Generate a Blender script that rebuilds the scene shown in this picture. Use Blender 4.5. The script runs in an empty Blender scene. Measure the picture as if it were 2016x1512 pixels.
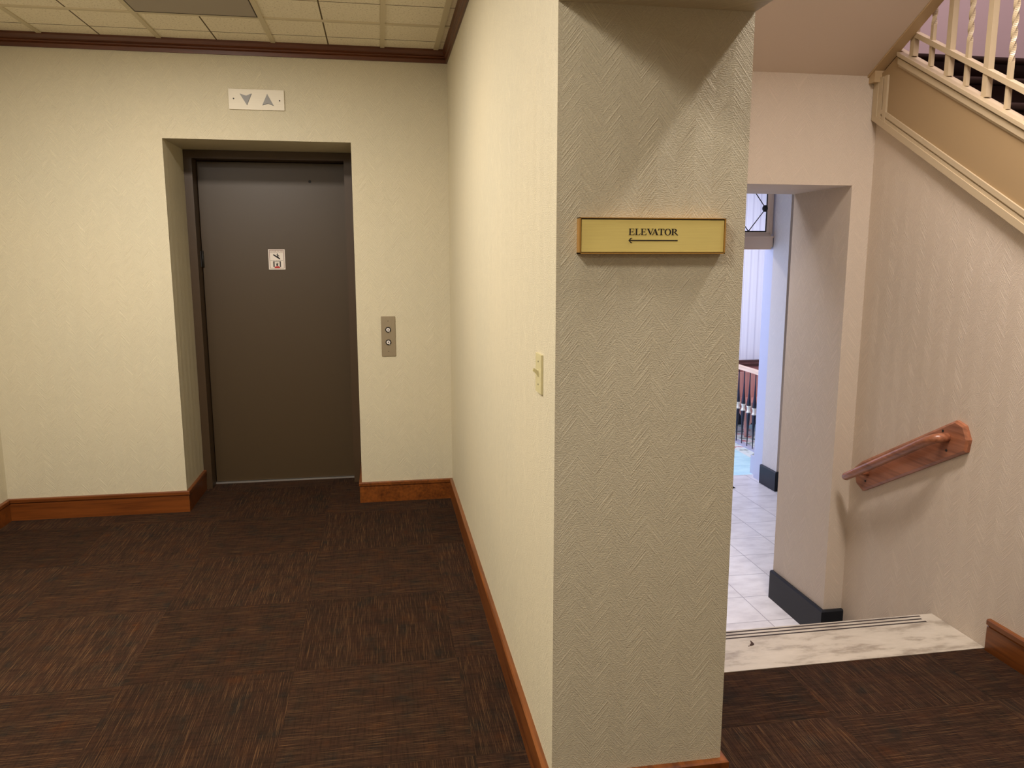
import bpy, bmesh, math, random
from mathutils import Vector, Matrix
random.seed(7)
PI = math.pi
SC = bpy.context.scene
COL = SC.collection

# ------------------------------------------------------------------ camera, world, light, exposure
cam = bpy.data.objects.new('camera', bpy.data.cameras.new('camera'))
COL.objects.link(cam)
cam.location = (0, 0, 1.5)
cam.rotation_euler = (PI / 2 - 0.1623, 0.0006, -0.1679)
cam.data.sensor_width = 36
cam.data.lens = 1520.8 / 2016 * 36
cam.data.clip_start = 0.02
SC.camera = cam
SC.view_settings.view_transform = 'Standard'
SC.view_settings.look = 'None'
SC.view_settings.gamma = 1
SC.view_settings.use_curve_mapping = False
SC.view_settings.exposure = 0.24
W = bpy.data.worlds.new('world'); SC.world = W; W.use_nodes = True
W.node_tree.nodes['Background'].inputs[0].default_value = (0.9, 0.95, 1, 1)
W.node_tree.nodes['Background'].inputs[1].default_value = 0.05

def area(name, loc, direction, sx, sy, power, color, spread=180):
    d = bpy.data.lights.new(name, 'AREA')
    d.shape = 'RECTANGLE'; d.size = sx; d.size_y = sy; d.energy = power; d.color = color
    d.spread = math.radians(spread)
    o = bpy.data.objects.new(name, d); COL.objects.link(o)
    o.location = loc
    o.rotation_euler = Vector(direction).to_track_quat('-Z', 'Y').to_euler()
    return o

WARM = (1.0, 0.92, 0.84)
ROSE = (1.0, 0.91, 0.855)
area('lobby_light', (-0.95, 3.15, 2.655), (0, 0, -1), 0.3, 0.3, 50, WARM)
area('lobby_light', (-0.54, 0.85, 2.655), (0, 0, -1), 0.3, 0.3, 21, WARM)
area('lobby_light', (-1.6, 1.6, 2.655), (0, 0, -1), 0.3, 0.3, 29, WARM)
area('lobby_light', (-0.85, -1.3, 2.655), (0, 0, -1), 0.3, 0.3, 21, WARM)  # added fill light behind the camera, no known fixture
gl = bpy.data.lights.new('lobby_ceiling_fill', 'POINT'); gl.energy = 9; gl.color = WARM; gl.shadow_soft_size = 0.11  # added point fill to brighten the ceiling, no real globe fixture
go = bpy.data.objects.new('lobby_ceiling_fill', gl); COL.objects.link(go); go.location = (-1.35, 2.2, 2.46)
area('stair_hall_light', (1.70, 1.75, 3.12), (0.12, -0.45, -1), 0.14, 1.2, 78, ROSE)
area('stair_hall_light', (1.75, 0.1, 3.85), (0, 0, -1), 0.3, 0.6, 13, ROSE)  # added fill for the stair hall walls, no known fixture
area('stairwell_lamp', (3.1, 2.6, 4.85), (0, 0, -1), 0.6, 0.6, 56, (1.0, 0.88, 0.92))
area('hall_daylight', (1.15, 7.0, 0.9), (1, 0.25, -0.05), 2.0, 2.0, 54, (0.36, 0.52, 1.0))
area('hall_fill', (1.75, 4.45, 2.28), (0, 0, -1), 0.8, 0.6, 15, (0.82, 0.84, 1.0), 110)  # added fill to light the hall tiles, no known fixture
area('parlour_fill', (2.8, 7.3, 2.28), (0, 0.3, -1), 0.8, 0.8, 52, (0.98, 0.92, 0.98))  # added fill to brighten the striped wall, no known fixture

# ------------------------------------------------------------------ measured places (metres; camera at x=0, y=0, z=1.5)
D = 4.712; XL = -2.149; XM = 0.417; P = 1.828; XP = 0.896; ZC = 2.679
RX0 = -1.171; RX1 = -0.144; RZ = 2.155; FY = 5.165; DY = 5.285
XR = 2.281; T0 = 2.452; T1 = 2.749; F = 3.383; DX = 2.180; F2 = 3.896; HZ = 1.830; HF = -0.435
BEAM = 2.075

# ------------------------------------------------------------------ helpers
def lin(c):
    return tuple(((v / 255) / 12.92 if v / 255 <= 0.04045 else ((v / 255 + 0.055) / 1.055) ** 2.4) for v in c) + (1,)

def newmat(name, color=(128, 128, 128), rough=0.6, metal=0.0, spec=0.5):
    m = bpy.data.materials.new(name); m.use_nodes = True
    b = m.node_tree.nodes['Principled BSDF']
    b.inputs['Base Color'].default_value = lin(color)
    b.inputs['Roughness'].default_value = rough
    b.inputs['Metallic'].default_value = metal
    b.inputs['Specular IOR Level'].default_value = spec
    return m

class NT:
    """short-hand for building a node tree"""
    def __init__(s, m):
        s.t = m.node_tree; s.b = s.t.nodes['Principled BSDF']
    def n(s, typ, **kw):
        nd = s.t.nodes.new(typ)
        for k, v in kw.items(): setattr(nd, k, v)
        return nd
    def link(s, a, b): s.t.links.new(a, b)
    def math(s, op, a, b=None, c=None):
        nd = s.n('ShaderNodeMath', operation=op)
        for i, v in enumerate((a, b, c)):
            if v is None: continue
            if isinstance(v, (int, float)): nd.inputs[i].default_value = v
            else: s.link(v, nd.inputs[i])
        return nd.outputs[0]
    def pos(s):
        g = s.n('ShaderNodeNewGeometry'); x = s.n('ShaderNodeSeparateXYZ')
        s.link(g.outputs['Position'], x.inputs[0]); return x.outputs
    def vec(s, x, y, z=0.0):
        c = s.n('ShaderNodeCombineXYZ')
        for i, v in enumerate((x, y, z)):
            if isinstance(v, (int, float)): c.inputs[i].default_value = v
            else: s.link(v, c.inputs[i])
        return c.outputs[0]
    def noise(s, vec, scale=1.0, detail=2.0, rough=0.5):
        nd = s.n('ShaderNodeTexNoise'); s.link(vec, nd.inputs['Vector'])
        nd.inputs['Scale'].default_value = scale; nd.inputs['Detail'].default_value = detail
        nd.inputs['Roughness'].default_value = rough
        return nd.outputs['Fac']
    def white(s, vec):
        nd = s.n('ShaderNodeTexWhiteNoise'); s.link(vec, nd.inputs['Vector']); return nd.outputs['Value']
    def ramp(s, f, stops):
        nd = s.n('ShaderNodeValToRGB'); s.link(f, nd.inputs[0])
        e = nd.color_ramp.elements
        while len(e) > 1: e.remove(e[0])
        e[0].position = stops[0][0]; e[0].color = lin(stops[0][1])
        for p, c in stops[1:]:
            k = e.new(p); k.color = lin(c)
        return nd.outputs[0]
    def fac(s, f, a, b):
        nd = s.n('ShaderNodeMapRange'); s.link(f, nd.inputs[0])
        nd.inputs[1].default_value = a; nd.inputs[2].default_value = b
        return nd.outputs[0]
    def mix(s, f, a, b, mode='MIX'):
        nd = s.n('ShaderNodeMix', data_type='RGBA', blend_type=mode)
        if isinstance(f, (int, float)): nd.inputs[0].default_value = f
        else: s.link(f, nd.inputs[0])
        for i, v in ((6, a), (7, b)):
            if isinstance(v, tuple): nd.inputs[i].default_value = v
            else: s.link(v, nd.inputs[i])
        return nd.outputs[2]
    def bump(s, h, strength, dist):
        nd = s.n('ShaderNodeBump'); s.link(h, nd.inputs['Height'])
        nd.inputs['Strength'].default_value = strength; nd.inputs['Distance'].default_value = dist
        s.link(nd.outputs[0], s.b.inputs['Normal'])

def wallpaper(name, color, depth=1.0, contrast=0.24):
    m = newmat(name, color, 0.62, 0, 0.35); t = NT(m); p = t.pos()
    u = t.math('ADD', p[0], p[1]); v = p[2]
    half = 0.047
    tri = t.math('PINGPONG', u, half)
    colid = t.math('FLOOR', t.math('DIVIDE', u, half))
    across = t.math('SUBTRACT', v, t.math('MULTIPLY', tri, 1.25))
    st = t.noise(t.vec(t.math('MULTIPLY', across, 200.0), t.math('ADD', t.math('MULTIPLY', tri, 9.0), t.math('MULTIPLY', colid, 3.7)), colid), 1.0, 2.0, 0.6)
    st = t.fac(st, 0.50, 0.75)
    weave = t.noise(t.vec(t.math('MULTIPLY', u, 170.0), t.math('MULTIPLY', v, 420.0), 0.0), 1.0, 1.0)
    big = t.noise(t.vec(t.math('MULTIPLY', u, 1.3), t.math('MULTIPLY', v, 1.3), 0.0), 1.0, 1.0)
    h = t.math('ADD', t.math('MULTIPLY', st, 0.50), t.math('MULTIPLY', weave, 0.50))
    c = lin(color)
    lo = tuple(x * (1 - contrast) for x in c[:3]) + (1,); hi = tuple(min(1, x * (1 + contrast)) for x in c[:3]) + (1,)
    col = t.mix(h, lo, hi)  # relief shading put into the colour: raised strokes lighter, hollows darker
    col = t.mix(t.fac(big, 0.3, 0.7), col, t.mix(0.5, col, tuple(x * k for x, k in zip(c[:3], (1.0, 0.97, 0.93))) + (1,)))
    t.link(col, t.b.inputs['Base Color'])
    t.bump(h, 0.75 * depth, 0.0035)
    return m

def wood(name, dark, light, axis=0, rough=0.35, scale=1.0):
    m = newmat(name, light, rough); t = NT(m); p = t.pos()
    k = [60.0, 60.0, 60.0]; k[axis] = 3.0
    v = t.vec(*[t.math('MULTIPLY', p[i], k[i] * scale) for i in range(3)])
    n = t.noise(v, 1.0, 4.0, 0.6)
    n2 = t.noise(t.vec(*[t.math('MULTIPLY', p[i], k[i] * 0.2 * scale) for i in range(3)]), 1.0, 2.0)
    f = t.math('ADD', t.math('MULTIPLY', n, 0.6), t.math('MULTIPLY', n2, 0.4))
    t.link(t.ramp(f, [(0.32, dark), (0.62, light)]), t.b.inputs['Base Color'])
    t.bump(n, 0.08, 0.002)
    return m

def carpet():
    m = newmat('carpet', (60, 40, 25), 0.95, 0, 0.1); t = NT(m); p = t.pos()
    S = 0.597
    gx = t.math('DIVIDE', t.math('ADD', p[0], 0.350), S); gy = t.math('DIVIDE', t.math('SUBTRACT', p[1], 4.520), S)
    ix = t.math('FLOOR', gx); iy = t.math('FLOOR', gy)
    par = t.math('MODULO', t.math('ABSOLUTE', t.math('ADD', ix, iy)), 2.0)
    inv = t.math('SUBTRACT', 1.0, par)
    a = t.math('ADD', t.math('MULTIPLY', p[0], par), t.math('MULTIPLY', p[1], inv))      # across the tufting rows
    l = t.math('ADD', t.math('MULTIPLY', p[1], par), t.math('MULTIPLY', p[0], inv))      # along them
    cell = t.white(t.vec(ix, iy, 0.0))
    off = t.math('MULTIPLY', cell, 31.0)
    row = t.math('FLOOR', t.math('MULTIPLY', a, 460.0))
    rr = t.white(t.vec(row, off, 0.0))
    rowtone = t.fac(rr, 0.0, 1.0)
    streak = t.noise(t.vec(t.math('MULTIPLY', a, 460.0), t.math('ADD', t.math('MULTIPLY', l, 8.0), off), t.math('MULTIPLY', rr, 9.0)), 1.0, 2.0, 0.6)
    cross = t.noise(t.vec(t.math('MULTIPLY', a, 9.0), t.math('MULTIPLY', l, 130.0), off), 1.0, 3.0, 0.7)
    patch = t.noise(t.vec(t.math('MULTIPLY', a, 13.0), t.math('MULTIPLY', l, 11.0), off), 1.0, 2.0)
    base = t.ramp(patch, [(0.28, (66, 58, 50)), (0.40, (80, 60, 46)), (0.55, (87, 62, 47)), (0.66, (92, 64, 45)), (0.76, (104, 66, 40))])
    base = t.mix(t.math('MULTIPLY', t.fac(cross, 0.48, 0.66), 0.55), base, lin((44, 32, 26)))
    base = t.mix(t.math('MULTIPLY', rowtone, 0.40), base, lin((52, 38, 30)))
    base = t.mix(t.math('MULTIPLY', t.fac(streak, 0.56, 0.68), 0.66), base, lin((160, 124, 86)))
    base = t.mix(t.math('MULTIPLY', t.fac(streak, 0.44, 0.32), 0.60), base, lin((36, 27, 22)))
    tone = t.ramp(cell, [(0.0, (222, 214, 206)), (1.0, (255, 250, 245))])
    base = t.mix(1.0, t.mix(1.0, base, tone, 'MULTIPLY'), lin((178, 174, 172)), 'MULTIPLY')
    t.link(base, t.b.inputs['Base Color'])
    fine = t.noise(t.vec(t.math('MULTIPLY', p[0], 420.0), t.math('MULTIPLY', p[1], 420.0), 0.0), 1.0, 1.0)
    t.bump(t.math('ADD', streak, t.math('MULTIPLY', fine, 0.5)), 0.5, 0.004)
    return m

def marble(name, base, vein, scale=6.0, rough=0.35):
    m = newmat(name, base, rough); t = NT(m); p = t.pos()
    v = t.vec(t.math('MULTIPLY', p[0], 1.0), t.math('MULTIPLY', p[1], 2.6), p[2])
    n = t.noise(v, scale, 6.0, 0.62)
    t.link(t.ramp(n, [(0.36, vein), (0.5, base), (0.75, tuple(min(255, c + 12) for c in base))]), t.b.inputs['Base Color'])
    return m

def tilefloor():
    m = newmat('hall_tiles', (214, 206, 200), 0.28); t = NT(m); p = t.pos()
    S = 0.2955
    gx = t.math('DIVIDE', t.math('SUBTRACT', p[0], 2.31), S); gy = t.math('DIVIDE', t.math('SUBTRACT', p[1], 4.215), S)
    ex = t.math('PINGPONG', gx, 0.5); ey = t.math('PINGPONG', gy, 0.5)
    e = t.math('MINIMUM', ex, ey)
    cell = t.white(t.vec(t.math('FLOOR', gx), t.math('FLOOR', gy), 0.0))
    n = t.noise(t.vec(t.math('ADD', p[0], t.math('MULTIPLY', cell, 9.0)), t.math('MULTIPLY', p[1], 2.0), cell), 7.0, 5.0, 0.6)
    c = t.ramp(n, [(0.3, (196, 188, 184)), (0.55, (216, 209, 204)), (0.8, (226, 220, 216))])
    c = t.mix(t.math('MULTIPLY', t.fac(cell, 0, 1), 0.12), c, lin((190, 176, 168)))
    c = t.mix(t.fac(e, 0.010, 0.005), c, lin((146, 138, 136)))
    t.link(c, t.b.inputs['Base Color'])
    return m

def mosaicfloor():
    m = newmat('parlour_floor', (190, 225, 228), 0.4); t = NT(m); p = t.pos()
    n = t.noise(t.vec(p[0], t.math('MULTIPLY', p[1], 3.0), 0.0), 5.0, 4.0, 0.6)
    c = t.ramp(n, [(0.35, (168, 208, 214)), (0.6, (196, 228, 228))])
    dist = t.math('ABSOLUTE', t.math('SUBTRACT', p[0], 3.83))
    band = t.math('LESS_THAN', dist, 0.30)
    spots = t.noise(t.vec(t.math('MULTIPLY', p[0], 7.0), t.math('MULTIPLY', p[1], 9.0), 2.0), 1.0, 2.0)
    flower = t.ramp(spots, [(0.38, (120, 132, 120)), (0.45, (214, 222, 214)), (0.58, (222, 226, 218)), (0.64, (186, 120, 122))])
    t.link(t.mix(band, c, flower), t.b.inputs['Base Color'])
    return m

def ceilingtiles():
    m = newmat('ceiling_tile', (220, 208, 180), 0.9, 0, 0.1); t = NT(m); p = t.pos()
    S = 0.597
    def edge(c, o):
        g = t.math('DIVIDE', t.math('SUBTRACT', c, o), S)
        return t.math('MULTIPLY', t.math('ABSOLUTE', t.math('SUBTRACT', t.math('FRACT', g), 0.5)), S)
    e = t.math('MINIMUM', edge(p[0], 0.049), edge(p[1], 4.235))
    n = t.noise(t.vec(p[0], p[1], 0.0), 95.0, 3.0, 0.7)
    c = t.ramp(n, [(0.30, (164, 150, 124)), (0.42, (236, 226, 202)), (0.7, (243, 235, 214))])
    c = t.mix(t.fac(e, 0.0045, 0.003), c, lin((96, 82, 58)))
    t.link(c, t.b.inputs['Base Color'])
    t.bump(n, 0.5, 0.004)
    return m

def stripes():
    m = newmat('striped_wallpaper', (232, 230, 234), 0.7); t = NT(m); p = t.pos()
    n = t.noise(t.vec(t.math('MULTIPLY', p[0], 34.0), 0.0, 0.0), 1.0, 3.0, 0.7)
    t.link(t.ramp(n, [(0.34, (196, 192, 204)), (0.48, (232, 229, 236)), (0.7, (240, 238, 242))]), t.b.inputs['Base Color'])
    return m

def brushed(name, color, rough, axis, metal=1.0, amount=0.25):
    m = newmat(name, color, rough, metal); t = NT(m); p = t.pos()
    k = [900.0, 900.0, 900.0]; k[axis] = 12.0
    n = t.noise(t.vec(*[t.math('MULTIPLY', p[i], k[i]) for i in range(3)]), 1.0, 3.0, 0.6)
    c = lin(color)
    t.link(t.mix(n, tuple(x * (1 - amount) for x in c[:3]) + (1,), tuple(min(1, x * (1 + amount)) for x in c[:3]) + (1,)), t.b.inputs['Base Color'])
    t.bump(n, 0.12, 0.0005)
    return m

M = {
    'paper': wallpaper('embossed_wallpaper', (208, 199, 172)),
    'paper_hall': wallpaper('embossed_wallpaper_hall', (210, 195, 178), 0.85, 0.22),
    'carpet': carpet(), 'tiles': tilefloor(), 'mosaic': mosaicfloor(), 'ceil': ceilingtiles(), 'stripes': stripes(),
    'base_x': wood('stained_wood_x', (74, 36, 12), (118, 63, 23), 0, 0.32),
    'base_y': wood('stained_wood_y', (74, 36, 12), (126, 70, 26), 1, 0.32),
    'crown': wood('crown_wood', (70, 34, 16), (100, 54, 28), 0, 0.4),
    'oak_y': wood('handrail_wood', (108, 62, 40), (166, 106, 76), 1, 0.28, 1.2),
    'bench': wood('bench_wood', (170, 110, 100), (204, 146, 132), 2, 0.3),
    'rail_wood': wood('pale_rail_wood', (205, 170, 140), (232, 200, 172), 1, 0.3),
    'wainscot': wood('wainscot_wood', (160, 100, 92), (188, 126, 116), 2, 0.35),
    'dark_rail': wood('dark_rail_wood', (60, 28, 22), (84, 42, 32), 0, 0.35),
    'door': newmat('brown_door_paint', (69, 54, 34), 0.42),
    'frame': newmat('brown_frame_paint', (68, 51, 33), 0.42),
    'tbar': newmat('ceiling_bar', (206, 194, 164), 0.6),
    'panel': newmat('grey_panel', (160, 150, 136), 0.6),
    'plaster': newmat('plaster', (214, 198, 184), 0.85, 0, 0.2),
    'pink': newmat('pink_plaster', (194, 172, 172), 0.85, 0, 0.2),
    'white': newmat('white_plaster', (225, 220, 215), 0.85, 0, 0.2),
    'cream': newmat('cream_enamel', (180, 161, 131), 0.34),
    'cream_panel': newmat('cream_panel', (152, 127, 92), 0.45),
    'cream_dark': newmat('weathered_cream', (182, 156, 118), 0.42),
    'stair': newmat('stair_carpet', (34, 20, 16), 0.95, 0, 0.1),
    'nosing': newmat('stair_nosing', (52, 37, 33), 0.9, 0, 0.1),
    'marble': marble('pale_marble', (182, 171, 154), (146, 134, 118)),
    'groove': newmat('dark_groove', (46, 34, 28), 0.8),
    'black': newmat('black_marble', (24, 26, 32), 0.45, 0, 0.3),
    'ink': newmat('black_ink', (22, 8, 6), 0.6),
    'hole': newmat('screw_dark', (24, 20, 16), 0.6),
    'brass': brushed('brushed_brass', (250, 228, 142), 0.36, 0, 0.5, 0.12),
    'brass_edge': newmat('brass_edge', (196, 150, 76), 0.35, 0.6),
    'steel_bright': brushed('brushed_steel', (206, 198, 180), 0.6, 0, 0.3, 0.12),
    'steel': brushed('dull_steel', (164, 150, 126), 0.42, 2, 0.7, 0.1),
    'arrow': newmat('grey_lens', (132, 130, 126), 0.5),
    'button': newmat('button_face', (214, 208, 204), 0.35),
    'button_mark': newmat('button_mark', (84, 84, 84), 0.5),
    'ring': newmat('button_ring', (14, 10, 8), 0.35),
    'ivory': newmat('ivory_plastic', (196, 186, 142), 0.4),
    'sticker': newmat('sticker_white', (232, 222, 210), 0.5),
    'red': newmat('sticker_red', (186, 20, 18), 0.5),
    'maroon': newmat('sticker_border', (116, 62, 58), 0.5),
    'dark_grey': newmat('sticker_grey', (70, 64, 60), 0.5),
    'strip': newmat('silver_strip', (214, 210, 204), 0.3, 0.8),
    'casing': newmat('white_wood_paint', (186, 182, 190), 0.45),
    'taupe': newmat('taupe_wood_paint', (232, 210, 188), 0.45),
    'lead': newmat('black_lead', (20, 18, 24), 0.5),
    'iron': newmat('black_iron', (22, 22, 40), 0.35),
    'collar': newmat('pale_gilt', (236, 224, 206), 0.3, 0.3),
    'curb': newmat('grey_curb', (170, 170, 186), 0.5),
    'debris': newmat('dry_leaf', (58, 38, 30), 0.9),
    'rubber': newmat('black_rubber', (24, 24, 28), 0.6),
}
gm = newmat('clear_glass', (255, 255, 255), 0.0); gm.node_tree.nodes['Principled BSDF'].inputs['Transmission Weight'].default_value = 1.0
gm.node_tree.nodes['Principled BSDF'].inputs['IOR'].default_value = 1.1
M['glass'] = gm

def box(bm, x0, x1, y0, y1, z0, z1):
    v = [bm.verts.new((x, y, z)) for x in (x0, x1) for y in (y0, y1) for z in (z0, z1)]
    for f in ((0, 1, 3, 2), (4, 6, 7, 5), (0, 4, 5, 1), (2, 3, 7, 6), (0, 2, 6, 4), (1, 5, 7, 3)):
        bm.faces.new([v[i] for i in f])

def prism(bm, pts, fn, d0, d1):
    """extrude the 2-D outline pts from depth d0 to d1; fn(a, b, d) gives the 3-D point"""
    A = [bm.verts.new(fn(a, b, d0)) for a, b in pts]; B = [bm.verts.new(fn(a, b, d1)) for a, b in pts]
    n = len(pts)
    bm.faces.new(A); bm.faces.new(B[::-1])
    for i in range(n): bm.faces.new((A[i], B[i], B[(i + 1) % n], A[(i + 1) % n]))

def tube(bm, path, r, n=16, cap=True):
    path = [Vector(p) for p in path]; rings = []
    for i, p in enumerate(path):
        a = path[max(0, i - 1)]; b = path[min(len(path) - 1, i + 1)]
        t = (b - a).normalized(); up = Vector((0, 0, 1)) if abs(t.z) < 0.9 else Vector((1, 0, 0))
        s = t.cross(up).normalized(); w = s.cross(t)
        rr = r[i] if isinstance(r, (list, tuple)) else r
        rings.append([bm.verts.new(p + (s * math.cos(2 * PI * k / n) + w * math.sin(2 * PI * k / n)) * rr) for k in range(n)])
    for i in range(len(rings) - 1):
        for k in range(n):
            f = bm.faces.new((rings[i][k], rings[i][(k + 1) % n], rings[i + 1][(k + 1) % n], rings[i + 1][k])); f.smooth = True
    if cap:
        bm.faces.new(rings[0][::-1]); bm.faces.new(rings[-1])

def sweep(bm, path, prof):
    """profile (offset to the right of the path, z) swept along a plan path with mitred corners"""
    path = [Vector(p) for p in path]; rings = []
    for i, p in enumerate(path):
        ns = []
        if i > 0: d = (path[i] - path[i - 1]).normalized(); ns.append(Vector((d.y, -d.x)))
        if i < len(path) - 1: d = (path[i + 1] - path[i]).normalized(); ns.append(Vector((d.y, -d.x)))
        m = ns[0] if len(ns) == 1 else (ns[0] + ns[1]) / (1 + ns[0].dot(ns[1]))
        rings.append([bm.verts.new((p.x + m.x * o, p.y + m.y * o, z)) for o, z in prof])
    n = len(prof)
    for i in range(len(rings) - 1):
        for k in range(n): bm.faces.new((rings[i][k], rings[i][(k + 1) % n], rings[i + 1][(k + 1) % n], rings[i + 1][k]))
    bm.faces.new(rings[0][::-1]); bm.faces.new(rings[-1])

def mesh_obj(name, bm, mat, parent=None):
    bmesh.ops.recalc_face_normals(bm, faces=bm.faces[:])
    me = bpy.data.meshes.new(name); bm.to_mesh(me); bm.free(); me.materials.append(mat)
    o = bpy.data.objects.new(name, me); COL.objects.link(o)
    if parent:
        o.parent = parent
        if parent.type == 'EMPTY': o.matrix_parent_inverse = Matrix.Translation(-parent.location)
    return o

def build(name, mat, parent, fn, bevel=0.0, seg=2):
    bm = bmesh.new(); fn(bm)
    if bevel:
        bmesh.ops.bevel(bm, geom=[e for e in bm.edges if len(e.link_faces) == 2 and e.calc_face_angle(0) > 0.5],
                        offset=bevel, segments=seg, affect='EDGES', clamp_overlap=True)
    return mesh_obj(name, bm, mat, parent)

def boxes(name, mat, parent, *bs, bevel=0.0):
    return build(name, mat, parent, lambda bm: [box(bm, *b) for b in bs], bevel)

def struct(name, mat, *bs):
    o = boxes(name, mat, None, *bs); o['kind'] = 'structure'; return o

def tag(o, label, cat, group=None):
    o['label'] = label; o['category'] = cat
    if group: o['group'] = group
    return o

def thing(name, loc, label, cat, group=None):
    o = bpy.data.objects.new(name, None); COL.objects.link(o); o.location = loc; o.empty_display_size = 0.05
    return tag(o, label, cat, group)

YZ = lambda x: (lambda a, b, d: (x + d, a, b))      # outline in y-z, depth along x
XZ = lambda y: (lambda a, b, d: (a, y + d, b))      # outline in x-z, depth along y

# ------------------------------------------------------------------ the setting
def floor_mesh(bm):
    box(bm, XL - 0.1, XM + 0.05, -2.6, DY + 0.05, -0.1, 0.0)
    box(bm, XM + 0.05, XP + 0.0, -2.6, P + 0.02, -0.1, 0.0)
    box(bm, XP, 4.3, -2.6, T0, -0.1, 0.0)
o = build('floor', M['carpet'], None, floor_mesh); o['kind'] = 'structure'
struct('floor_hall', M['tiles'], (0.9, 4.6, 3.27, 6.30, HF - 0.1, HF))
struct('floor_parlour', M['mosaic'], (0.9, 4.6, 6.30, 8.6, HF - 0.1, HF))

struct('wall_back', M['paper'], (XL - 0.1, RX0, D, FY + 0.05, 0, ZC + 0.02), (RX1, XM, D, FY + 0.05, 0, ZC + 0.02),
       (RX0, RX1, D, FY + 0.05, RZ, ZC + 0.02))
struct('wall_elevator', M['frame'], (RX0, RX1, DY + 0.05, DY + 0.1, 0, 2.4))
struct('wall_left', M['paper'], (XL - 0.1, XL, -2.6, D, 0, ZC + 0.02))
struct('wall_front', M['paper'], (XL - 0.1, 4.3, -2.6, -2.5, 0, 5.0))
struct('wall_middle', M['paper'], (XM, XP, P, 5.3, HF - 0.1, ZC + 0.02))
struct('beam', M['paper'], (XM, XP, -2.5, P - 0.0005, BEAM, ZC + 0.02))
struct('wall_upper', M['pink'], (XP - 0.06, XP, -2.5, 4.3, ZC + 0.02, 5.0), (XP, 4.3, 4.3, 4.4, 2.32, 5.0), (4.2, 4.3, -2.5, 4.3, 0, 5.0))
struct('wall_far', M['paper_hall'], (XP, 1.18, F, F2, HF - 0.1, 2.316), (DX, 2.331, F, F2, HF - 0.1, 2.316), (2.331, 4.3, 3.53, F2, HF - 0.1, 2.316), (1.18, DX, F, F2, HZ, 2.316))
# wall under the lower stair: its top follows the stair
RW = [(-0.6, 0.0), (-0.6, 0.02), (F, 2.15), (F, HF - 0.1), (2.40, HF - 0.1), (2.40, 0.0)]
o = build('wall_right', M['paper_hall'], None, lambda bm: prism(bm, RW, YZ(XR), 0, 0.05)); o['kind'] = 'structure'
struct('ceiling', M['ceil'], (XL - 0.1, XM, -2.6, D, ZC, ZC + 0.08))
struct('ceiling_upper', M['white'], (XP - 0.06, 4.3, -2.6, 4.4, 5.0, 5.1))
struct('ceiling_hall', M['white'], (XP, 4.6, F2, 8.6, 2.31, 2.4))
# sloping underside of the upper flight over the stair hall
SO = [(F + 0.08, 2.316), (F, 2.316), (-0.8, 2.316 + 0.53 * (F + 0.8)), (-0.8, 2.50 + 0.53 * (F + 0.8)), (F + 0.08, 2.456)]
o = build('ceiling_stair', M['plaster'], None, lambda bm: prism(bm, SO, YZ(XP), 0, 2.219 - XP)); o['kind'] = 'structure'
struct('floor_landing', M['stair'], (XP, 4.2, 3.53, 4.3, 2.32, 2.456))

# wall with the transom doorway at the end of the hall, and the parlour beyond
struct('wall_vestibule', M['paper_hall'], (3.225, 4.6, 5.80, 6.05, HF, 2.31), (0.9, 1.5, 5.80, 6.05, HF, 2.31))
struct('wall_parlour', M['stripes'], (0.9, 4.6, 8.30, 8.40, HF, 2.31))
struct('wall_hall', M['white'], (4.6, 4.7, F2, 8.4, HF, 2.31), (0.85, 0.9, 5.3, 8.4, HF, 2.31))

BASE = [(0, 0), (0.014, 0), (0.014, 0.098), (0.010, 0.101), (0.010, 0.105), (0.018, 0.107), (0.018, 0.124), (0.014, 0.128), (0, 0.128)]
def baseboard(name, path, mat):
    o = build(name, mat, None, lambda bm: sweep(bm, path, BASE)); o['kind'] = 'structure'
baseboard('baseboard_left', [(XL, -2.5), (XL, D), (RX0, D), (RX0, FY - 0.001)], M['base_x'])
baseboard('baseboard_middle', [(RX1, FY - 0.001), (RX1, D), (XM, D), (XM, P), (XP, P), (XP, T0 - 0.005)], M['base_y'])
baseboard('baseboard_right', [(XR, T0 - 0.012), (XR, -0.5)], M['base_y'])
BB = [(0, HF), (0.020, HF), (0.020, HF + 0.158), (0.014, HF + 0.164), (0, HF + 0.164)]
o = build('baseboard_hall', M['black'], None, lambda bm: sweep(bm, [(DX, F2), (DX, F), (XR, F)][::1], [(a, z) for a, z in BB])); o['kind'] = 'structure'
o = build('baseboard_vestibule', M['black'], None, lambda bm: sweep(bm, [(3.225, 6.05), (3.225, 5.80), (4.6, 5.80)], [(a, z) for a, z in BB])); o['kind'] = 'structure'
o = build('baseboard_parlour', M['black'], None, lambda bm: sweep(bm, [(0.9, 8.30), (4.6, 8.30)], [(a, HF + (z - HF) * 0.85) for a, z in BB])); o['kind'] = 'structure'
CROWN = [(0, 2.6065), (0.010, 2.6065), (0.012, 2.626), (0.009, 2.631), (0.016, 2.634), (0.016, 2.641), (0.013, 2.645), (0.021, 2.652), (0.026, 2.668), (0.026, ZC), (0, ZC)]
o = build('trim_1', M['crown'], None, lambda bm: sweep(bm, [(XL, -2.5), (XL, D), (XM, D), (XM, -2.5)], CROWN)); o['kind'] = 'structure'
def tbars(bm):
    b = 0.012
    for k in range(-4, 1):
        x = 0.049 + 0.597 * k
        if x > XL: box(bm, x - b, x + b, -2.5, D - 0.02, ZC - 0.006, ZC)
    box(bm, 0.338, 0.366, -2.5, D - 0.02, ZC - 0.006, ZC)
    for k in range(-11, 1):
        y = 4.235 + 0.597 * k; box(bm, XL, XM - 0.02, y - b, y + b, ZC - 0.0062, ZC)
o = build('trim_2', M['tbar'], None, tbars); o['kind'] = 'structure'
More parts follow.
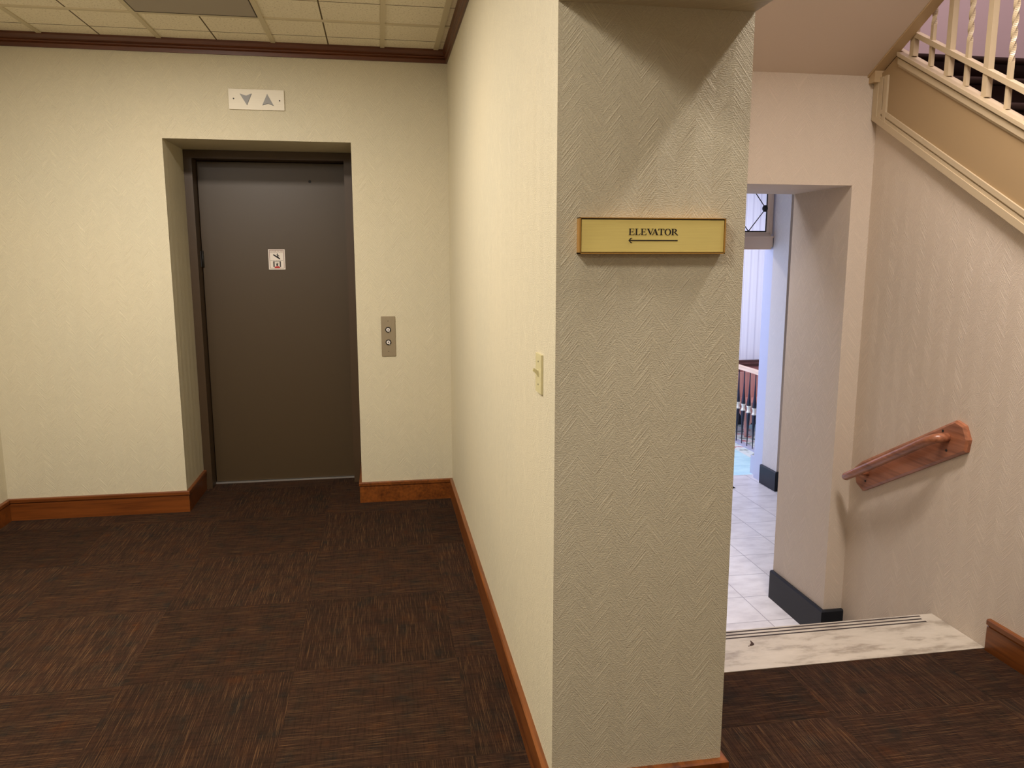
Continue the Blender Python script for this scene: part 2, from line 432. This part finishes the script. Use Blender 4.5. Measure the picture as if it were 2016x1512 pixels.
# board capping the open edge of the upper flight
TB = [(F + 0.02, 2.303), (0.0, 2.303 + 0.53 * (F + 0.02)), (0.0, 2.62 + 0.53 * (F + 0.02)), (F + 0.02, 2.60)]
o = build('trim_3', M['cream_dark'], None, lambda bm: prism(bm, [(F, 2.308), (F, 2.46), (0.0, 2.46 + 0.53 * F), (0.0, 2.308 + 0.53 * F)], YZ(2.220), 0, 0.050)); o['kind'] = 'structure'
struct('trim_4', M['cream_dark'], (2.228, 2.274, 3.34, F, 2.282, 2.335))

# ------------------------------------------------------------------ elevator door
door = bpy.data.objects.new('door_1', None); COL.objects.link(door); door.location = (-0.66, DY, 0)
door['kind'] = 'structure'; tag(door, 'plain brown elevator door in a brown frame, set back in the cream wall', 'elevator door')
FX0, FX1, FZ = -1.122, -0.207, 2.104
boxes('door_panel', M['door'], door, (FX0 + 0.004, FX1 - 0.004, DY, DY + 0.045, 0.012, FZ - 0.006), bevel=0.002)
boxes('door_frame', M['frame'], door, (RX0 + 0.001, FX0, FY, DY + 0.045, 0, RZ - 0.001), (FX1, RX1 - 0.001, FY, DY + 0.045, 0, RZ - 0.001), (FX0, FX1, FY, DY + 0.045, FZ, RZ - 0.001))
boxes('sill', M['strip'], door, (FX0, FX1, DY - 0.012, DY + 0.04, 0.0, 0.009))
def hinge(bm):
    tube(bm, [(FX0 + 0.006, DY - 0.004, 1.440), (FX0 + 0.006, DY - 0.004, 1.545)], 0.007, 10)
    box(bm, FX0, FX0 + 0.004, DY - 0.04, DY - 0.002, 1.442, 1.543)
build('hinge', M['hole'], door, hinge)
build('peephole', M['hole'], door, lambda bm: tube(bm, [(-0.430, DY - 0.002, 1.985), (-0.430, DY + 0.01, 1.985)], 0.009, 14))

# fire notice on the door
NX0, NX1, NZ0, NZ1, NY = -0.711, -0.607, 1.424, 1.554, DY
st = thing('fire_notice', (-0.659, NY, NZ0), 'small white and red in case of fire notice stuck on the brown elevator door', 'notice')
boxes('notice_sheet', M['sticker'], st, (NX0, NX1, NY - 0.0015, NY - 0.0002, NZ0, NZ1))
NP = lambda a, b, d: (NX0 + a * (NX1 - NX0), NY - 0.0015 - d, NZ0 + b * (NZ1 - NZ0))
def flat(bm, pts): prism(bm, pts, NP, 0.0, 0.0006)
def rect(a0, a1, b0, b1): return [(a0, b0), (a1, b0), (a1, b1), (a0, b1)]
build('border', M['maroon'], st, lambda bm: [flat(bm, r) for r in (rect(.06, .94, .055, .075), rect(.06, .94, .945, .965), rect(.06, .085, .055, .965), rect(.915, .94, .055, .965))])
def stick(bm):
    flat(bm, [(.29, .74), (.33, .755), (.70, .56), (.70, .50), (.66, .50), (.29, .70)])
    for k in range(5): flat(bm, rect(.30 + k * .08, .36 + k * .08, .715 - k * .05, .75 - k * .05))
    flat(bm, [(.52, .78), (.55, .80), (.58, .78), (.56, .755), (.54, .755)])                         # head
    flat(bm, [(.52, .75), (.58, .75), (.60, .68), (.54, .66)])
    flat(bm, [(.50, .74), (.52, .75), (.56, .70), (.50, .70)]); flat(bm, [(.58, .73), (.68, .66), (.67, .64), (.57, .70)])
    flat(bm, [(.54, .68), (.58, .68), (.55, .58), (.51, .60)]); flat(bm, [(.57, .68), (.60, .67), (.62, .60), (.59, .60)])
build('stair_pictogram', M['ink'], st, stick)
build('doorway_pictogram', M['dark_grey'], st, lambda bm: [flat(bm, rect(.27, .36, .12, .40)), flat(bm, rect(.66, .74, .12, .40)), flat(bm, rect(.27, .74, .385, .405))])
def trapped(bm):
    flat(bm, [(.46, .18), (.56, .18), (.57, .28), (.45, .28)])
    flat(bm, [(.475, .30), (.49, .335), (.525, .335), (.54, .30), (.52, .28), (.49, .28)])
    flat(bm, [(.45, .28), (.47, .25), (.40, .335), (.375, .335)]); flat(bm, [(.57, .28), (.55, .25), (.61, .335), (.635, .335)])
build('figure_pictogram', M['ink'], st, trapped)
build('flames', M['red'], st, lambda bm: flat(bm, [(.34, .075), (.68, .075), (.67, .12), (.64, .14), (.62, .13), (.59, .18), (.56, .165), (.53, .16), (.505, .19), (.48, .15), (.44, .18), (.42, .14), (.38, .14), (.35, .11)]))
def words(name, text, mat, parent, x, y, z, width, height):
    cu = bpy.data.curves.new('words', 'FONT'); cu.body = text; cu.align_x = 'CENTER'; cu.extrude = 0.0
    to = bpy.data.objects.new('words', cu); COL.objects.link(to)
    bpy.context.view_layer.update()
    me = bpy.data.meshes.new_from_object(to.evaluated_get(bpy.context.evaluated_depsgraph_get()))
    bpy.data.objects.remove(to)
    xs = [v.co.x for v in me.vertices]; ys = [v.co.y for v in me.vertices]
    sx = width / (max(xs) - min(xs)); sy = height / (max(ys) - min(ys)); mx = (max(xs) + min(xs)) / 2; my = (max(ys) + min(ys)) / 2
    for v in me.vertices: v.co = Vector((x + (v.co.x - mx) * sx, y, z + (v.co.y - my) * sy))
    me.materials.clear(); me.materials.append(mat); me.name = name
    o = bpy.data.objects.new(name, me); COL.objects.link(o); o.parent = parent
    o.matrix_parent_inverse = Matrix.Translation(-parent.location); return o
NXC = (NX0 + NX1) / 2; NH = NZ1 - NZ0
words('heading', 'IN CASE OF FIRE', M['maroon'], st, NXC, NY - 0.0022, NZ0 + .905 * NH, 0.080, 0.0068)
words('heading', 'USE STAIRWAY FOR EXIT', M['maroon'], st, NXC, NY - 0.0022, NZ0 + .845 * NH, 0.082, 0.0046)
words('heading', 'DO NOT USE ELEVATORS', M['ink'], st, NXC, NY - 0.0022, NZ0 + .445 * NH, 0.078, 0.0050)

# hall lantern: plate with a down and an up arrow above the door
LX0, LX1, LZ0, LZ1 = -0.803, -0.504, 2.319, 2.4275
ln = thing('arrow_plate', (-0.653, D, LZ0), 'brushed metal plate with down and up arrows on the wall above the elevator', 'arrow sign')
boxes('plate', M['steel_bright'], ln, (LX0, LX1, D - 0.010, D - 0.0002, LZ0, LZ1), bevel=0.0015)
LP = lambda px, pz, d: (LX0 + px * (LX1 - LX0), D - 0.010 - d, LZ0 + pz * (LZ1 - LZ0))
def arrow(pts, name):
    build(name, M['arrow'], ln, lambda bm: prism(bm, pts, LP, 0.0003, 0.0012))
    r = build(name + '_edge', M['hole'], ln, lambda bm: prism(bm, [(a + 0.004, b - 0.018) for a, b in pts], LP, 0.0, 0.0006))  # dark copy shifted down and right, painted as the arrow's shade
arrow([(.20, .78), (.315, .68), (.415, .80), (.320, .22)], 'down_arrow')
arrow([(.695, .80), (.600, .24), (.700, .33), (.805, .23)], 'up_arrow')
for x, z in ((.088, .52), (.915, .48)):
    build('screw', M['hole'], ln, lambda bm: tube(bm, [LP(x, z, 0.0), LP(x, z, 0.001)], 0.0042, 12))

# call station
cs = thing('call_plate', (0.04, D, 0.911), 'tall dull metal call plate with two round buttons right of the elevator', 'call buttons')
CX0, CX1, CZ0, CZ1 = -0.001, 0.082, 0.911, 1.1515
boxes('plate', M['steel'], cs, (CX0, CX1, D - 0.006, D - 0.0002, CZ0, CZ1), bevel=0.001)
for z, up in ((1.071, 1), (0.995, -1)):
    rg = build('button_ring', M['ring'], cs, lambda bm: tube(bm, [(0.0402, D - 0.006, z), (0.0402, D - 0.010, z)], 0.0170, 28))
    fc = build('button', M['button'], cs, lambda bm: tube(bm, [(0.0402, D - 0.010, z), (0.0402, D - 0.0125, z), (0.0402, D - 0.0132, z)], [0.0112, 0.0112, 0.0100], 28))
    build('button_arrow', M['button_mark'], fc, lambda bm: prism(bm, [(0.0402 - 0.005, z - up * 0.004), (0.0402 + 0.005, z - up * 0.004), (0.0402, z + up * 0.006)], XZ(D - 0.0132), -0.0004, 0.0))
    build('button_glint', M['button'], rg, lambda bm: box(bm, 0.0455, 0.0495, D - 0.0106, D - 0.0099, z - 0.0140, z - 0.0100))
for z in (1.1235, 0.940):
    build('screw', M['hole'], cs, lambda bm: box(bm, 0.0375, 0.0435, D - 0.0066, D - 0.0058, z - 0.0015, z + 0.0015))

# grey panel in the ceiling
gp = thing('ceiling_panel', (-0.84, 3.63, ZC), 'flat grey rectangular panel set into the tiled ceiling above the lobby', 'ceiling panel')
PX0, PX1, PY0, PY1 = -1.136, -0.560, 3.053, 4.223
boxes('panel_face', M['panel'], gp, (PX0 + 0.006, PX1 - 0.006, PY0 + 0.006, PY1 - 0.006, ZC - 0.004, ZC - 0.0005))
boxes('panel_frame', M['groove'], gp, (PX0, PX0 + 0.006, PY0, PY1, ZC - 0.005, ZC - 0.0005), (PX1 - 0.006, PX1, PY0, PY1, ZC - 0.005, ZC - 0.0005),
      (PX0, PX1, PY0, PY0 + 0.006, ZC - 0.005, ZC - 0.0005), (PX0, PX1, PY1 - 0.006, PY1, ZC - 0.005, ZC - 0.0005))

# light switch on the middle wall
sw = thing('light_switch', (XM, 2.006, 1.141), 'ivory toggle light switch on the lobby side of the middle wall', 'light switch')
boxes('plate', M['ivory'], sw, (XM - 0.006, XM - 0.0002, 1.970, 2.042, 1.1415, 1.2465), bevel=0.0025)
def toggle(bm):
    prism(bm, [(-0.010, 1.188), (-0.010, 1.2), (0.0, 1.203), (0.0, 1.185)], lambda a, b, d: (XM - 0.006 + a * 0.3, 2.0085 + d, b), -0.006, 0.006)
    prism(bm, [(0.0, 1.187), (0.0, 1.201), (-0.013, 1.209), (-0.015, 1.201)], lambda a, b, d: (XM - 0.006 + a, 2.0075 + d, b), -0.004, 0.004)
build('toggle', M['ivory'], sw, toggle)
for z in (1.226, 1.164):
    build('screw', M['hole'], sw, lambda bm: tube(bm, [(XM - 0.0058, 2.006, z), (XM - 0.0068, 2.006, z)], 0.0022, 10))

# ------------------------------------------------------------------ brass sign on the pillar
SX0, SX1, SZ0, SZ1, SY = 0.467, 0.834, 1.5085, 1.5935, P - 0.022
sg = thing('elevator_sign', (0.65, P, SZ0), 'brushed brass sign reading ELEVATOR with a left arrow on the pillar', 'sign')
boxes('sign_frame', M['brass_edge'], sg, (SX0, SX0 + 0.0035, SY - 0.003, P - 0.0002, SZ0, SZ1), (SX1 - 0.0025, SX1, SY - 0.003, P - 0.0002, SZ0, SZ1),
      (SX0, SX1, SY - 0.003, P - 0.0002, SZ0, SZ0 + 0.003), (SX0, SX1, SY - 0.003, P - 0.0002, SZ1 - 0.002, SZ1))
boxes('sign_shade_backing', M['hole'], sg, (SX0 + 0.002, SX1 - 0.002, SY + 0.003, P - 0.0004, SZ0 + 0.002, SZ1 - 0.002))  # near-black sheet paints the shadow line inside the frame lip
boxes('sign_plate', M['brass'], sg, (SX0 + 0.0055, SX1 - 0.0035, SY, SY + 0.004, SZ0 + 0.0045, SZ1 - 0.0048), bevel=0.0006)
def ellipse(cx, cy, rx, ry, a0=0, a1=2 * PI, n=28): return [(cx + rx * math.cos(a0 + (a1 - a0) * i / n), cy + ry * math.sin(a0 + (a1 - a0) * i / n)) for i in range(n + 1)]
def band(outer, inner): return [[outer[i], outer[i + 1], inner[i + 1], inner[i]] for i in range(len(outer) - 1)]
R_ = rect
GL = {
    'E': [R_(.12, .32, 0, 1), R_(0, .93, 0, .06), R_(0, .88, .94, 1), R_(.32, .74, .48, .55), [(.88, .68), (.80, .94), (.88, 1)], [(1, .28), (.93, 0), (.80, .06), (.88, .06)], [(.74, .34), (.66, .48), (.66, .55), (.74, .69)], [(.90, 0), (1, .28), (.94, .28), (.82, .04)]],
    'L': [R_(.14, .38, 0, 1), R_(0, .56, .94, 1), R_(0, .92, 0, .06), [(.90, 0), (1, .30), (.95, .30), (.80, .04)]],
    'V': [[(.06, 1), (.30, 1), (.60, .22), (.55, 0), (.50, 0)], [(.55, 0), (.62, .18), (.90, 1), (.83, 1), (.56, .2)], R_(0, .38, .94, 1), R_(.70, 1, .94, 1)],
    'A': [[(.08, 0), (.15, 0), (.50, .86), (.48, 1)], [(.48, 1), (.56, 1), (.94, 0), (.70, 0), (.44, .72)], R_(.24, .72, .29, .36), R_(0, .26, 0, .06), R_(.60, 1, 0, .06)],
    'T': [R_(.39, .61, 0, 1), R_(.02, .98, .93, 1), [(0, .72), (.06, .72), (.16, .95), (.02, 1)], [(1, .72), (.94, .72), (.84, .95), (.98, 1)], R_(.24, .76, 0, .06)],
    'O': band(ellipse(.5, .49, .5, .53), ellipse(.5, .49, .29, .46)),
    'R': [R_(.12, .32, 0, 1), R_(0, .44, 0, .06), R_(0, .46, .94, 1)] + band(ellipse(.42, .735, .40, .265, -PI / 2, PI / 2), ellipse(.42, .735, .19, .20, -PI / 2, PI / 2)) + [R_(.3, .43, .94, 1), R_(.3, .43, .47, .535), [(.36, .50), (.56, .50), (1.0, .04), (1.0, -.04), (.84, -.02)]],
}
zx = lambda px: SX0 + (px - 1143) / 287 * (SX1 - SX0)
LET = [('E', 1238.4, 1249.7), ('L', 1250.6, 1261.0), ('E', 1261.9, 1273.0), ('V', 1273.5, 1287.0), ('A', 1283.2, 1296.4), ('T', 1295.9, 1308.0), ('O', 1308.4, 1321.4), ('R', 1321.7, 1335.0)]
for ch, a, b in LET:
    x0, x1 = zx(a), zx(b)
    build('letter', M['ink'], sg, lambda bm: [prism(bm, [(x0 + u * (x1 - x0), 1.5528 + v * 0.0152) for u, v in pl], XZ(SY), -0.0007, 0.0) for pl in GL[ch]])
AX0, AX1, AZ = zx(1238), zx(1334.8), 1.5402
def arr(bm):
    prism(bm, [(AX0 + 0.004, AZ - 0.0014), (AX1, AZ - 0.0014), (AX1, AZ + 0.0014), (AX0 + 0.004, AZ + 0.0014)], XZ(SY), -0.0007, 0)
    for s in (1, -1):
        prism(bm, [(AX0, AZ), (AX0 + 0.0032, AZ), (AX0 + 0.0062, AZ + s * 0.0035), (AX0 + 0.0094, AZ + s * 0.0052), (AX0 + 0.0088, AZ + s * 0.0064), (AX0 + 0.0052, AZ + s * 0.0058)], XZ(SY), -0.0007, 0)
build('arrow', M['ink'], sg, arr)

# ------------------------------------------------------------------ marble step down to the hall
ms = thing('marble_step', (1.6, 2.6, 0), 'pale veined marble step with three dark grooves, at the edge of the brown carpet', 'step')
boxes('tread', M['marble'], ms, (XP + 0.001, XR - 0.001, T0, T1, -0.04, 0.002), bevel=0.004)
for y, x1 in ((2.735, 2.213), (2.711, 2.202), (2.687, 2.206)):
    boxes('groove', M['groove'], ms, (XP + 0.05, x1, y - 0.0042, y + 0.0042, 0.0, 0.0026))
for k in (1, 2):
    boxes('lower_step', M['marble'], ms, (XP + 0.001, XR - 0.001, 2.46 + 0.26 * (k - 1), T1 + 0.26 * k - 0.012 * k, -0.145 * (k + 1), -0.145 * k - 0.001))
boxes('riser', M['marble'], ms, (XP + 0.001, XR - 0.001, 2.46, T1 - 0.012, -0.145, -0.04))
def leaf(bm):
    for pts in ([(0, 0), (.012, .001), (.016, .007), (.008, .010), (.001, .006)], [(.012, .001), (.019, .004), (.018, .020), (.014, .030), (.012, .016)], [(-.010, -.006), (-.004, -.002), (-.002, .003), (-.006, .001)]):
        prism(bm, pts, lambda a, b, d: (1.386 + a, 2.617 + b, 0.002 + d + 0.12 * a + 0.1 * b), 0.0005, 0.0025)
tag(build('leaf_scrap', M['debris'], None, leaf), 'tiny dark dry scrap lying on the marble step', 'debris')

# ------------------------------------------------------------------ short oak handrail on the right wall
hr = thing('handrail', (XR, 2.98, 0.6), 'short sloping brown wooden handrail on a backboard on the right wall', 'handrail')
BD = [(2.696, .854), (2.648, .841), (2.620, .789), (2.628, .738), (3.259, .388), (3.312, .411), (3.336, .486), (3.281, .529)]
def board(bm):
    A = [Vector((y, z)) for y, z in BD]; c = sum(A, Vector((0, 0))) / len(A)
    inn = []
    for i, q in enumerate(A):
        n1 = (A[i] - A[i - 1]).normalized(); n2 = (A[(i + 1) % 8] - A[i]).normalized()
        m = (Vector((-n1.y, n1.x)) + Vector((-n2.y, n2.x))).normalized()
        if m.dot(c - q) < 0: m = -m
        inn.append(q + m * 0.010)
    lay = [(XR - 0.0002, A), (XR - 0.014, A), (XR - 0.021, inn)]
    rg = [[bm.verts.new((x, p.x, p.y)) for p in L] for x, L in lay]
    for r0, r1 in zip(rg, rg[1:]):
        for k in range(8): bm.faces.new((r0[k], r0[(k + 1) % 8], r1[(k + 1) % 8], r1[k]))
    bm.faces.new(rg[-1]); bm.faces.new(rg[0][::-1])
build('backboard', M['oak_y'], hr, board)
xr = XR - 0.082
pth = [(xr, 3.318, 0.442), (xr, 3.310, 0.4465), (xr, 3.298, 0.4535)] + [(xr, 3.298 + (2.765 - 3.298) * i / 8, 0.4535 + (0.757 - 0.4535) * i / 8) for i in range(1, 9)]
for i in range(1, 7):
    a = i / 6 * PI / 2
    pth.append((xr + 0.040 * (1 - math.cos(a)), 2.765 - 0.040 * math.sin(a) * 0.87, 0.757 + 0.040 * math.sin(a) * 0.45))
pth.append((XR - 0.019, pth[-1][1], pth[-1][2]))
build('rail', M['oak_y'], hr, lambda bm: tube(bm, pth, [0.006, 0.014, 0.0195] + [0.0195] * (len(pth) - 3), 20))
build('bracket', M['oak_y'], hr, lambda bm: tube(bm, [(xr, 3.22, 0.497), (XR - 0.019, 3.22, 0.485)], 0.012, 14))
for y, z in ((2.757, 0.797), (2.728, 0.722), (3.235, 0.445)):
    build('screw', M['hole'], hr, lambda bm: tube(bm, [(XR - 0.0205, y, z), (XR - 0.0225, y, z)], 0.0055, 12))

# ------------------------------------------------------------------ lower stair flight on the right with its stringer
sf = thing('staircase', (2.9, 1.4, 0), 'dark carpeted stair with a cream panelled stringer climbing along the right wall', 'staircase')
SX = 2.252
top = lambda y: 2.320 + 0.575 * (y - 3.115)
bot = lambda y: 2.100 + 0.580 * (y - 3.338)
YE = F - 0.003; YB = -0.395
def strip(bm, f0, f1, y0, y1, xa, xb): prism(bm, [(y0, f0(y0)), (y1, f0(y1)), (y1, f1(y1)), (y0, f1(y0))], YZ(0), xa, xb)
YC = 3.225
build('stringer', M['cream_panel'], sf, lambda bm: prism(bm, [(YB, bot(YB) + 0.004), (YE, bot(YE) + 0.004), (YE, 2.300), (YC, top(YC) - 0.002), (YB, top(YB) - 0.002)], YZ(0), SX + 0.012, XR - 0.0005))
def lowmould(bm):
    y1 = YE
    for a, b, x in ((0.0, 0.030, 0.0), (0.030, 0.044, 0.005), (0.044, 0.052, 0.009), (0.052, 0.074, 0.003)):
        strip(bm, lambda y: bot(y) + a, lambda y: bot(y) + b, YB, y1, SX + x, XR - 0.001)
build('lower_moulding', M['cream'], sf, lowmould)
def topmould(bm):
    for a, b, x in ((0.060, 0.050, 0.008), (0.050, 0.024, 0.003), (0.024, 0.016, 0.008), (0.016, 0.0095, -0.004)):
        strip(bm, lambda y: top(y) - a, lambda y: top(y) - b, YB, YC, SX + x, XR + 0.001)
    strip(bm, lambda y: top(y) - 0.010, lambda y: top(y), YB, YC, SX - 0.004, 2.315)
    strip(bm, lambda y: top(y) - 0.012, lambda y: top(y), YC, F + 0.1, 2.284, 2.315)
build('upper_moulding', M['cream'], sf, topmould)
def endmould(bm):
    for y0, y1, x in ((3.345, YE, 0.0), (3.320, 3.345, 0.004), (3.308, 3.320, 0.009), (3.285, 3.308, 0.003)):
        prism(bm, [(y0, bot(y0) + 0.03), (y1, bot(y1) + 0.03), (y1, 2.302), (y0, 2.302)], YZ(0), SX + x - 0.0006, XR - 0.001)
build('end_moulding', M['cream'], sf, endmould)
for k in range(0, 15):
    z = 2.456 - 0.1645 * k; y = 3.50 - 0.285 * k
    def step(bm):
        box(bm, 2.332, 4.195, y, y + 0.30, z - 0.1645, z - 0.002)
    def nose(bm):
        tube(bm, [(2.332, y - 0.002, z - 0.016), (4.195, y - 0.002, z - 0.016)], 0.016, 10)
    if k: build('step', M['stair'], sf, step)
    build('nosing', M['nosing'], sf, nose)

# balustrade on the stringer
rl = thing('stair_railing', (2.293, 3.0, 2.3), 'cream iron stair railing with plain and twisted bars on the upper right stringer', 'railing')
BX = 2.293; kx = BX / 2.251
lo_rail = lambda y: 2.431 + 0.5705 * (y - 3.118)
def rp(y, z): return (y * kx, 1.5 + (z - 1.5) * kx)
ya, za = rp(3.118, 2.431); yb, zb = rp(2.508, 2.083); sl = (za - zb) / (ya - yb)
def railz(y): return za + sl * (y - ya)
build('lower_rail', M['cream'], rl, lambda bm: prism(bm, [(3.26, railz(3.26) - 0.011), (-0.4, railz(-0.4) - 0.011), (-0.4, railz(-0.4) + 0.011), (3.26, railz(3.26) + 0.011)], YZ(BX), -0.016, 0.016))
build('top_rail', M['cream'], rl, lambda bm: prism(bm, [(3.26, railz(3.26) + 0.70), (-0.4, railz(-0.4) + 0.70), (-0.4, railz(-0.4) + 0.74), (3.26, railz(3.26) + 0.74)], YZ(BX), -0.022, 0.022))
ys = [3.115, 3.002, 2.894, 2.792, 2.683, 2.576] + [2.576 - 0.108 * k for k in range(1, 27)]
boxes('newel', M['cream'], rl, (BX - 0.045, BX + 0.033, -0.475, -0.397, 0.001, 1.35), (BX - 0.055, BX + 0.043, -0.485, -0.387, 1.35, 1.38), bevel=0.004)
def square(bm, zs, half, twist):
    rings = []
    for i, z in enumerate(zs):
        a = PI / 4 + twist[i]
        rings.append([bm.verts.new((half * 1.414 * math.cos(a + PI / 2 * k), half * 1.414 * math.sin(a + PI / 2 * k), z)) for k in range(4)])
    for r0, r1 in zip(rings, rings[1:]):
        for k in range(4): bm.faces.new((r0[k], r0[(k + 1) % 4], r1[(k + 1) % 4], r1[k]))
    bm.faces.new(rings[0][::-1]); bm.faces.new(rings[-1])
zt = [i * 0.006 for i in range(19)] + [0.115 + i * 0.006 for i in range(1, 104)]
tw = [0.0] * 19 + [0.0 if i < 6 else min((i - 6), 84) * 0.006 * 34 for i in range(1, 104)]
plain = twist = None
for i, yy in enumerate(ys):
    y = yy * kx; z0 = max(top(y), 1.5 + (top(yy) - 1.5) * kx) - 0.001
    z1 = railz(y) + 0.70
    tw_on = i % 2 == 1
    if tw_on:
        if twist is None:
            L = z1 - z0; k = L / zt[-1]
            o = twist = build('twisted_baluster', M['cream'], rl, lambda bm: square(bm, [z * k for z in zt], 0.0080, tw))
        else:
            o = twist.copy(); COL.objects.link(o)
    else:
        if plain is None:
            o = plain = build('plain_baluster', M['cream'], rl, lambda bm: square(bm, [0, z1 - z0], 0.0125, [0, 0]))
        else:
            o = plain.copy(); COL.objects.link(o)
    o.location = (BX, y, z0)

# ------------------------------------------------------------------ transom doorway at the end of the hall
wn = bpy.data.objects.new('window_1', None); COL.objects.link(wn); wn.location = (2.6, 6.08, 1.57); wn['kind'] = 'structure'
TY = 6.06
boxes('window_frame', M['taupe'], wn, (1.50, 3.222, TY, TY + 0.10, 1.585, 1.660), (1.50, 3.240, TY - 0.006, TY + 0.10, 1.660, 1.672), (1.50, 3.215, TY + 0.01, TY + 0.08, 1.565, 1.585),
      (1.50, 3.215, TY + 0.02, TY + 0.07, 1.672, 1.690), (1.50, 3.200, TY + 0.03, TY + 0.06, 1.690, 1.708),
      (3.176, 3.200, TY + 0.03, TY + 0.06, 1.708, 2.31), (3.200, 3.222, TY + 0.02, TY + 0.07, 1.690, 2.31), (1.50, 1.54, TY + 0.02, TY + 0.07, 1.69, 2.31))
boxes('glass_pane', M['glass'], wn, (1.54, 3.176, TY + 0.042, TY + 0.046, 1.708, 2.31))
def leads(bm):
    y = TY + 0.040
    def bar(a, b, r): tube(bm, [(a[0], y, a[1]), (b[0], y, b[1])], r, 8)
    bar((3.174, 1.710), (3.174, 2.30), 0.006); bar((1.55, 1.712), (3.174, 1.712), 0.005)
    for k in range(6):
        xc = 3.165 - 0.290 * k
        for zc in (1.713, 2.085):
            bar((xc, zc + 0.186), (xc - 0.145, zc), 0.0042); bar((xc - 0.145, zc), (xc - 0.290, zc + 0.186), 0.0042)
            if zc < 2: bar((xc, zc + 0.186), (xc - 0.145, zc + 0.372), 0.0042); bar((xc - 0.145, zc + 0.372), (xc - 0.290, zc + 0.186), 0.0042)
    for k in range(6):
        xc = 3.160 - 0.290 * k
        bmesh.ops.create_uvsphere(bm, u_segments=12, v_segments=8, radius=0.028 if k == 0 else 0.022, matrix=Matrix.Translation((xc, y, 1.899)) @ Matrix.Scale(0.5, 4, (0, 1, 0)))
        bmesh.ops.create_uvsphere(bm, u_segments=10, v_segments=6, radius=0.010, matrix=Matrix.Translation((xc - 0.14, y, 1.714)))
build('lead_came', M['lead'], wn, leads)
struct('trim_5', M['casing'], (3.231, 3.36, 6.060, 6.21, HF, 2.31))
o = boxes('trim_6', M['casing'], None, (3.275, 3.36, 6.212, 6.36, HF, HF + 0.165), bevel=0.008); o['kind'] = 'structure'
tag(build('door_stop', M['rubber'], None, lambda bm: prism(bm, [(2.86, 0), (2.932, 0), (2.86, 0.045)], lambda a, b, d: (a, 5.95 + d, HF + 0.001 + b), -0.02, 0.02)),
    'small black wedge on the pale hall floor at the pillar edge', 'door stop')

# parlour: wainscot, bench and iron railing
struct('wall_wainscot', M['wainscot'], (0.9, 4.6, 8.285, 8.30, HF + 0.14, 0.31))
o = build('trim_7', M['dark_rail'], None, lambda bm: [box(bm, 0.9, 4.6, 8.265, 8.30, 0.30, 0.33), box(bm, 0.9, 4.6, 8.275, 8.30, 0.255, 0.285)]); o['kind'] = 'structure'
bn = thing('bench', (4.0, 7.8, HF), 'reddish wooden bench behind the far black railing beyond the hall', 'bench')
boxes('backrest', M['bench'], bn, (3.79, 4.47, 7.96, 7.99, -0.10, 0.235), bevel=0.006)
boxes('seat', M['bench'], bn, (3.775, 4.49, 7.64, 7.99, -0.075, -0.045), bevel=0.008)
def apron(bm):
    pts = [(3.79, -0.075), (4.46, -0.075), (4.46, -0.235), (4.05, -0.235), (3.955, -0.25), (3.915, -0.30), (3.86, -0.32), (3.845, -0.24), (3.81, -0.18), (3.79, -0.15)]
    prism(bm, pts, XZ(7.66), 0, 0.02)
build('apron', M['bench'], bn, apron)
for x in (3.88, 4.42):
    for y in (7.68, 7.95):
        build('leg', M['bench'], bn, lambda bm: tube(bm, [(x, y, HF + 0.001), (x, y, HF + 0.05), (x, y, HF + 0.16), (x, y, -0.076)], [0.014, 0.017, 0.024, 0.030], 12))
ir = thing('iron_railing', (3.69, 7.4, HF), 'black iron railing with pale collars and a pale wooden rail in the bright far room', 'railing')
RX = 3.69
boxes('curb', M['curb'], ir, (RX - 0.03, RX + 0.05, 6.55, 8.20, HF + 0.0005, HF + 0.012))
boxes('handrail', M['rail_wood'], ir, (RX - 0.028, RX + 0.028, 6.55, 8.20, 0.350, 0.386), bevel=0.008)
bal = None
for k in range(13):
    y = 7.503 - 0.1215 * (k - 4)
    if k == 0: pass
    z0 = HF + 0.012; Lb = 0.350 - z0
    prof = [(0, .006), (.04, .006), (.20, .011), (.40, .024), (.455, .026), (.47, .014)]
    prof2 = [(.53, .014), (.545, .026), (.60, .024), (.72, .012), (.85, .008), (1, .006)]
    if bal is None:
        bal = build('iron_baluster', M['iron'], ir, lambda bm: tube(bm, [(0, 0, f * Lb) for f, r in prof + prof2], [r * 0.8 for f, r in prof + prof2], 10))
        def collar(bm):
            tube(bm, [(0, 0, f * Lb) for f in (.455, .472, .49, .51, .528, .545)], [.030, .020, .017, .017, .020, .030], 8)
        col0 = build('collar', M['collar'], bal, collar)
        b = bal
    else:
        b = bal.copy(); COL.objects.link(b); c = col0.copy(); COL.objects.link(c); c.parent = b
    b.location = (RX, y, z0)
